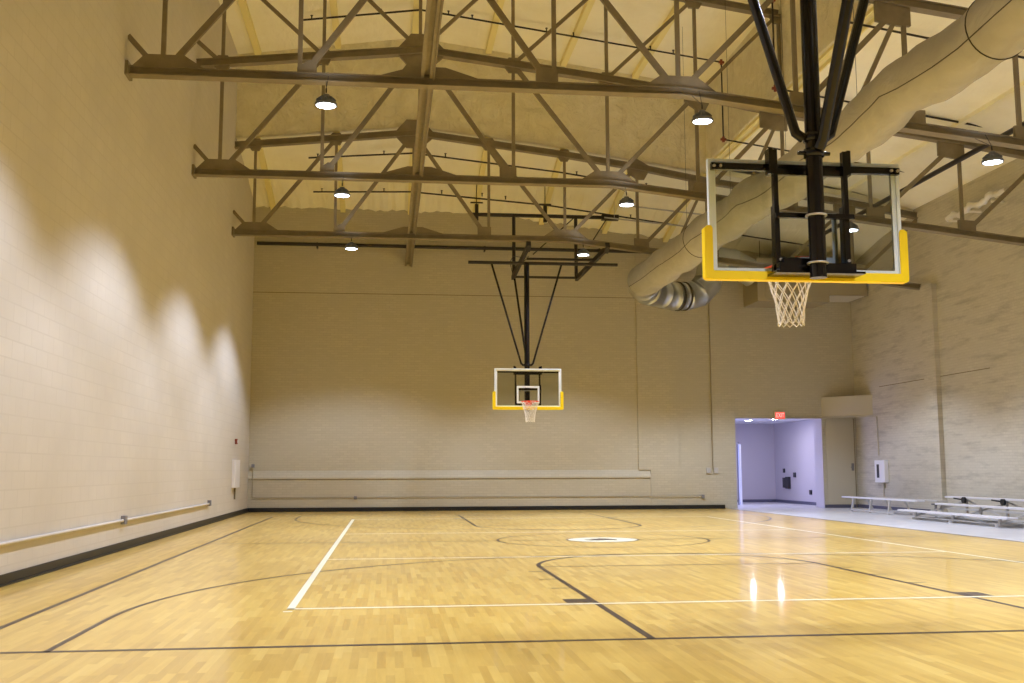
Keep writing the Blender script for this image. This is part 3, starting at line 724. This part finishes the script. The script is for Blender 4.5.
mb = MB(); mb.box(WL, WL + .06, 29.35, 29.5, 1.92, 2.06); mb.cur = 1; mb.box(WL + .06, WL + .075, 29.39, 29.46, 1.95, 2.03); tag(mb.build('fire_alarm', [m_red_iron, m_white], bevel=.005), 'small dark red alarm on the left wall above the white box', 'alarm')
# cabinet on the right wall
ct = thing('wall_cabinet', 'white cabinet with a dark slot on the right wall near the corner', 'cabinet', (WR, 30.6, .8))
mb = MB(); mb.box(-.13, 0, -.36, .28, 0, .66); mb.build('casing', m_white, ct, bevel=.01)
mb = MB(); mb.box(-.135, -.13, -.02, .13, .14, .54); mb.build('dark_window', m_dark, ct)
mb = MB(); mb.box(-.06, 0, -.12, .02, -.16, 0); mb.tube([(-.03, -.05, -.16), (-.03, -.05, -.45)], .015, 6); mb.box(-.05, 0, -.09, -.01, -.55, -.45); mb.build('lower_box', m_paint, ct)
# exit sign
ex = thing('exit_sign', 'small red lit exit sign over the hall opening', 'sign', (12.22, WF - .05, 2.88))
mb = MB(); mb.box(-.175, .175, -.03, .05, -.125, .125); mb.build('housing', mat('exit_housing', (.75, .62, .5), .5), ex, bevel=.006)
mb = MB(); mb.box(-.15, .15, -.036, -.03, -.10, .10); mb.build('lit_face', m_exit, ex)
cu = bpy.data.curves.new('exit_text', 'FONT'); cu.body = 'EXIT'; cu.size = .20; cu.align_x = 'CENTER'; cu.align_y = 'CENTER'; cu.extrude = .002
to = bpy.data.objects.new('tmp', cu); COL.objects.link(to); bpy.context.view_layer.update()
me = bpy.data.meshes.new_from_object(to.evaluated_get(bpy.context.evaluated_depsgraph_get())); bpy.data.objects.remove(to)
lt = bpy.data.objects.new('letters', me); me.materials.clear(); me.materials.append(m_exit2); COL.objects.link(lt); lt.parent = ex; lt.location = (0, -.040, 0); lt.rotation_euler = (PI / 2, 0, 0); lt.scale = (.64, 1, 1)

# ------------------------------------------------------------------ HALL beyond the opening
HX, HY = 14.25, 38.3
mb = MB(); mb.box(HX, HX + .1, WF + .25, HY + .1, -.1, 2.9); mb.box(OX1, HX + .1, WF + .25, WF + .65, -.1, 2.9); struct(mb.build('wall_hall_right', m_hall))
mb = MB(); mb.box(9.9, HX + .1, HY, HY + .1, -.1, 2.9); struct(mb.build('wall_hall_back', m_hall))
mb = MB(); mb.box(9.8, 9.9, WF + .25, HY + .1, -.1, 2.9); struct(mb.build('wall_hall_left', m_hall))
mb = MB(); mb.box(9.8, HX + .1, WF + .25, HY + .1, 2.88, 2.98); mb.cur = 1
struct(mb.build('ceiling', m_hallceil))
mb = MB(); mb.box(9.9, 9.915, 33.2, 35.2, .1, 2.2); struct(mb.build('fill_pane_1', mat('fill_pane_glow', (.5, .55, .8), .2, emis=(.42, .46, 1.), estr=5.5)))  # unseen glowing bluish pane, added to brighten the right hall wall and floor
mb = MB(); mb.box(OX0 - .01, OX1, WF - .055, WF + .25, OZ - .012, OZ); mb.box(OX1 - .012, OX1, WF - .02, WF + .25, 0, OZ); mb.box(OX0 - .002, OX0 + .012, WF - .052, WF + .25, 0, OZ); struct(mb.build('trim', m_hall))
mb = MB(); mb.box(HX - .02, HX, WF + .66, HY, 0, .10); mb.box(9.9, HX, HY - .02, HY, 0, .10); struct(mb.build('baseboard_hall', m_cove))
dd = thing('hall_door', 'white door edge standing at the left of the hall opening', 'door', (11.98, 35.0, 0))
mb = MB(); mb.box(-.05, .0, .38, .55, 0, 2.05); mb.build('door_leaf', m_white, dd)
mb = MB(); mb.box(-.08, -.0, .55, .60, 0, 2.12); mb.build('jamb', m_greyplastic, dd)
def hallbox(y, z, dy, dz, label, name, th=.05):
    mb = MB(); mb.box(HX - th, HX, y - dy / 2, y + dy / 2, z - dz / 2, z + dz / 2); tag(mb.build(name, m_dark, bevel=.004), label, 'wall fitting')
hallbox(37.35, .72, .24, .36, 'dark grey panel lower left on the lilac hall wall', 'intercom_panel')
hallbox(36.95, .72, .32, .42, 'black panel beside the dark grey one on the lilac hall wall', 'phone_panel', .09)
hallbox(37.35, 1.15, .12, .15, 'small dark switch above the panels on the hall wall', 'light_switch')
hallbox(36.35, 1.00, .17, .17, 'dark call box above right of the panels on the hall wall', 'call_box')
hallbox(34.95, .42, .16, .15, 'grey outlet low at the right end of the hall wall', 'wall_outlet')
def hall_light(x, y, label):
    t = thing('hall_downlight', label, 'ceiling lamp', (x, y, 2.87), 'square downlights in the hall ceiling')
    mb = MB(); mb.box(-.11, .11, -.11, .11, 0, .01); mb.build('trim_ring', m_white, t)
    mb = MB(); mb.box(-.085, .085, -.085, .085, -.006, 0); mb.build('diffuser', mat('downlight_glow', (1, 1, 1), .5, emis=(.9, .93, 1), estr=40), t)
    L = bpy.data.lights.new('hall_light', 'AREA'); L.energy = HALL_POWER; L.size = .15; L.color = (.86, .80, 1.0)
    o = bpy.data.objects.new('hall_light', L); COL.objects.link(o); o.parent = t; o.location = (0, 0, -.02)
hall_light(12.35, 35.6, 'small square lit downlight at left in the hall ceiling')
hall_light(12.94, 34.6, 'small square lit downlight in the hall ceiling hidden behind the opening head')

# ------------------------------------------------------------------ BENCH AND BLEACHERS
bt = thing('bench', 'single long aluminium bench beside the white wall cabinet', 'bench', (13.42, 28.1, 0))
mb = MB(); mb.box(-.13, .13, -2.2, 2.25, .37, .41); mb.build('seat', m_plank, bt, bevel=.008)
for y in (-.75, .35, 1.5):
    for x in (-.16, .5):
        mb = MB(); mb.bar((x * .6, y, .37), (x, y, 0), .05, .05); mb.build('leg', m_rail, bt)
mb = MB(); mb.bar((-.17, -1.1, .05), (-.17, 1.7, .05), .03, .05); mb.bar((.45, -1.1, .05), (.45, 1.7, .05), .03, .05); mb.build('stretcher', m_rail, bt)
mb = MB(); mb.box(.45, .75, -2.2, 1.9, .37, .40); mb.build('rear_plank', m_rail, bt)

bl = thing('bleachers', 'low three row aluminium bleachers with black wheels by the right wall', 'bleachers', (12.6, 22.9, 0))
ROWS = [(0, .22), (.66, .385), (1.3, .53)]
for i, (x, z) in enumerate(ROWS):
    mb = MB(); ya, yb = ((-2.35, 2.35), (-2.35, 1.75), (-2.35, 2.45))[i]
    mb.box(x - .12, x + .13, ya, yb, z - .04, z); mb.build('seat_plank', m_plank, bl, bevel=.006)
for x, z in ((.35, .13), (1.0, .27)):
    mb = MB(); mb.box(x - .12, x + .12, -2.3, 2.0, z - .035, z); mb.build('foot_plank', m_rail, bl)
for y in (1.65, -.05, -1.9):
    for i, (x, z) in enumerate(ROWS):
        mb = MB(); mb.bar((x, y, 0), (x, y, z - .04), .055, .055); mb.build('leg', m_rail, bl)
    mb = MB(); mb.bar((-.1, y, .03), (1.45, y, .03), .04, .05); mb.bar((0, y, .1), (1.3, y, .42), .03, .04); mb.build('side_frame', m_rail, bl)
for (ya, yb) in ((1.65, -.05), (-.05, -1.9)):
    for a_, b_ in (((1.32, ya, .05), (1.32, yb, .45)), ((1.32, ya, .45), (1.32, yb, .05)), ((0, ya, .06), (0, yb, .06))):
        mb = MB(); mb.bar(a_, b_, .025, .03); mb.build('cross_brace', m_rail, bl)
for y in (1.5, -.15):
    mb = MB(); mb.tube([(1.12, y, .455), (1.18, y, .455)], .075, 16); mb.bar((1.15, y, .46), (1.15, y + .45, .49), .03, .03); mb.build('wheel', m_rubber, bl)
mb = MB(); mb.box(.56, .76, 1.9, 1.96, .33, .365); mb.bar((.66, 1.93, .0), (.66, 1.93, .34), .045, .045); mb.build('end_bracket', m_greyplastic, bl)
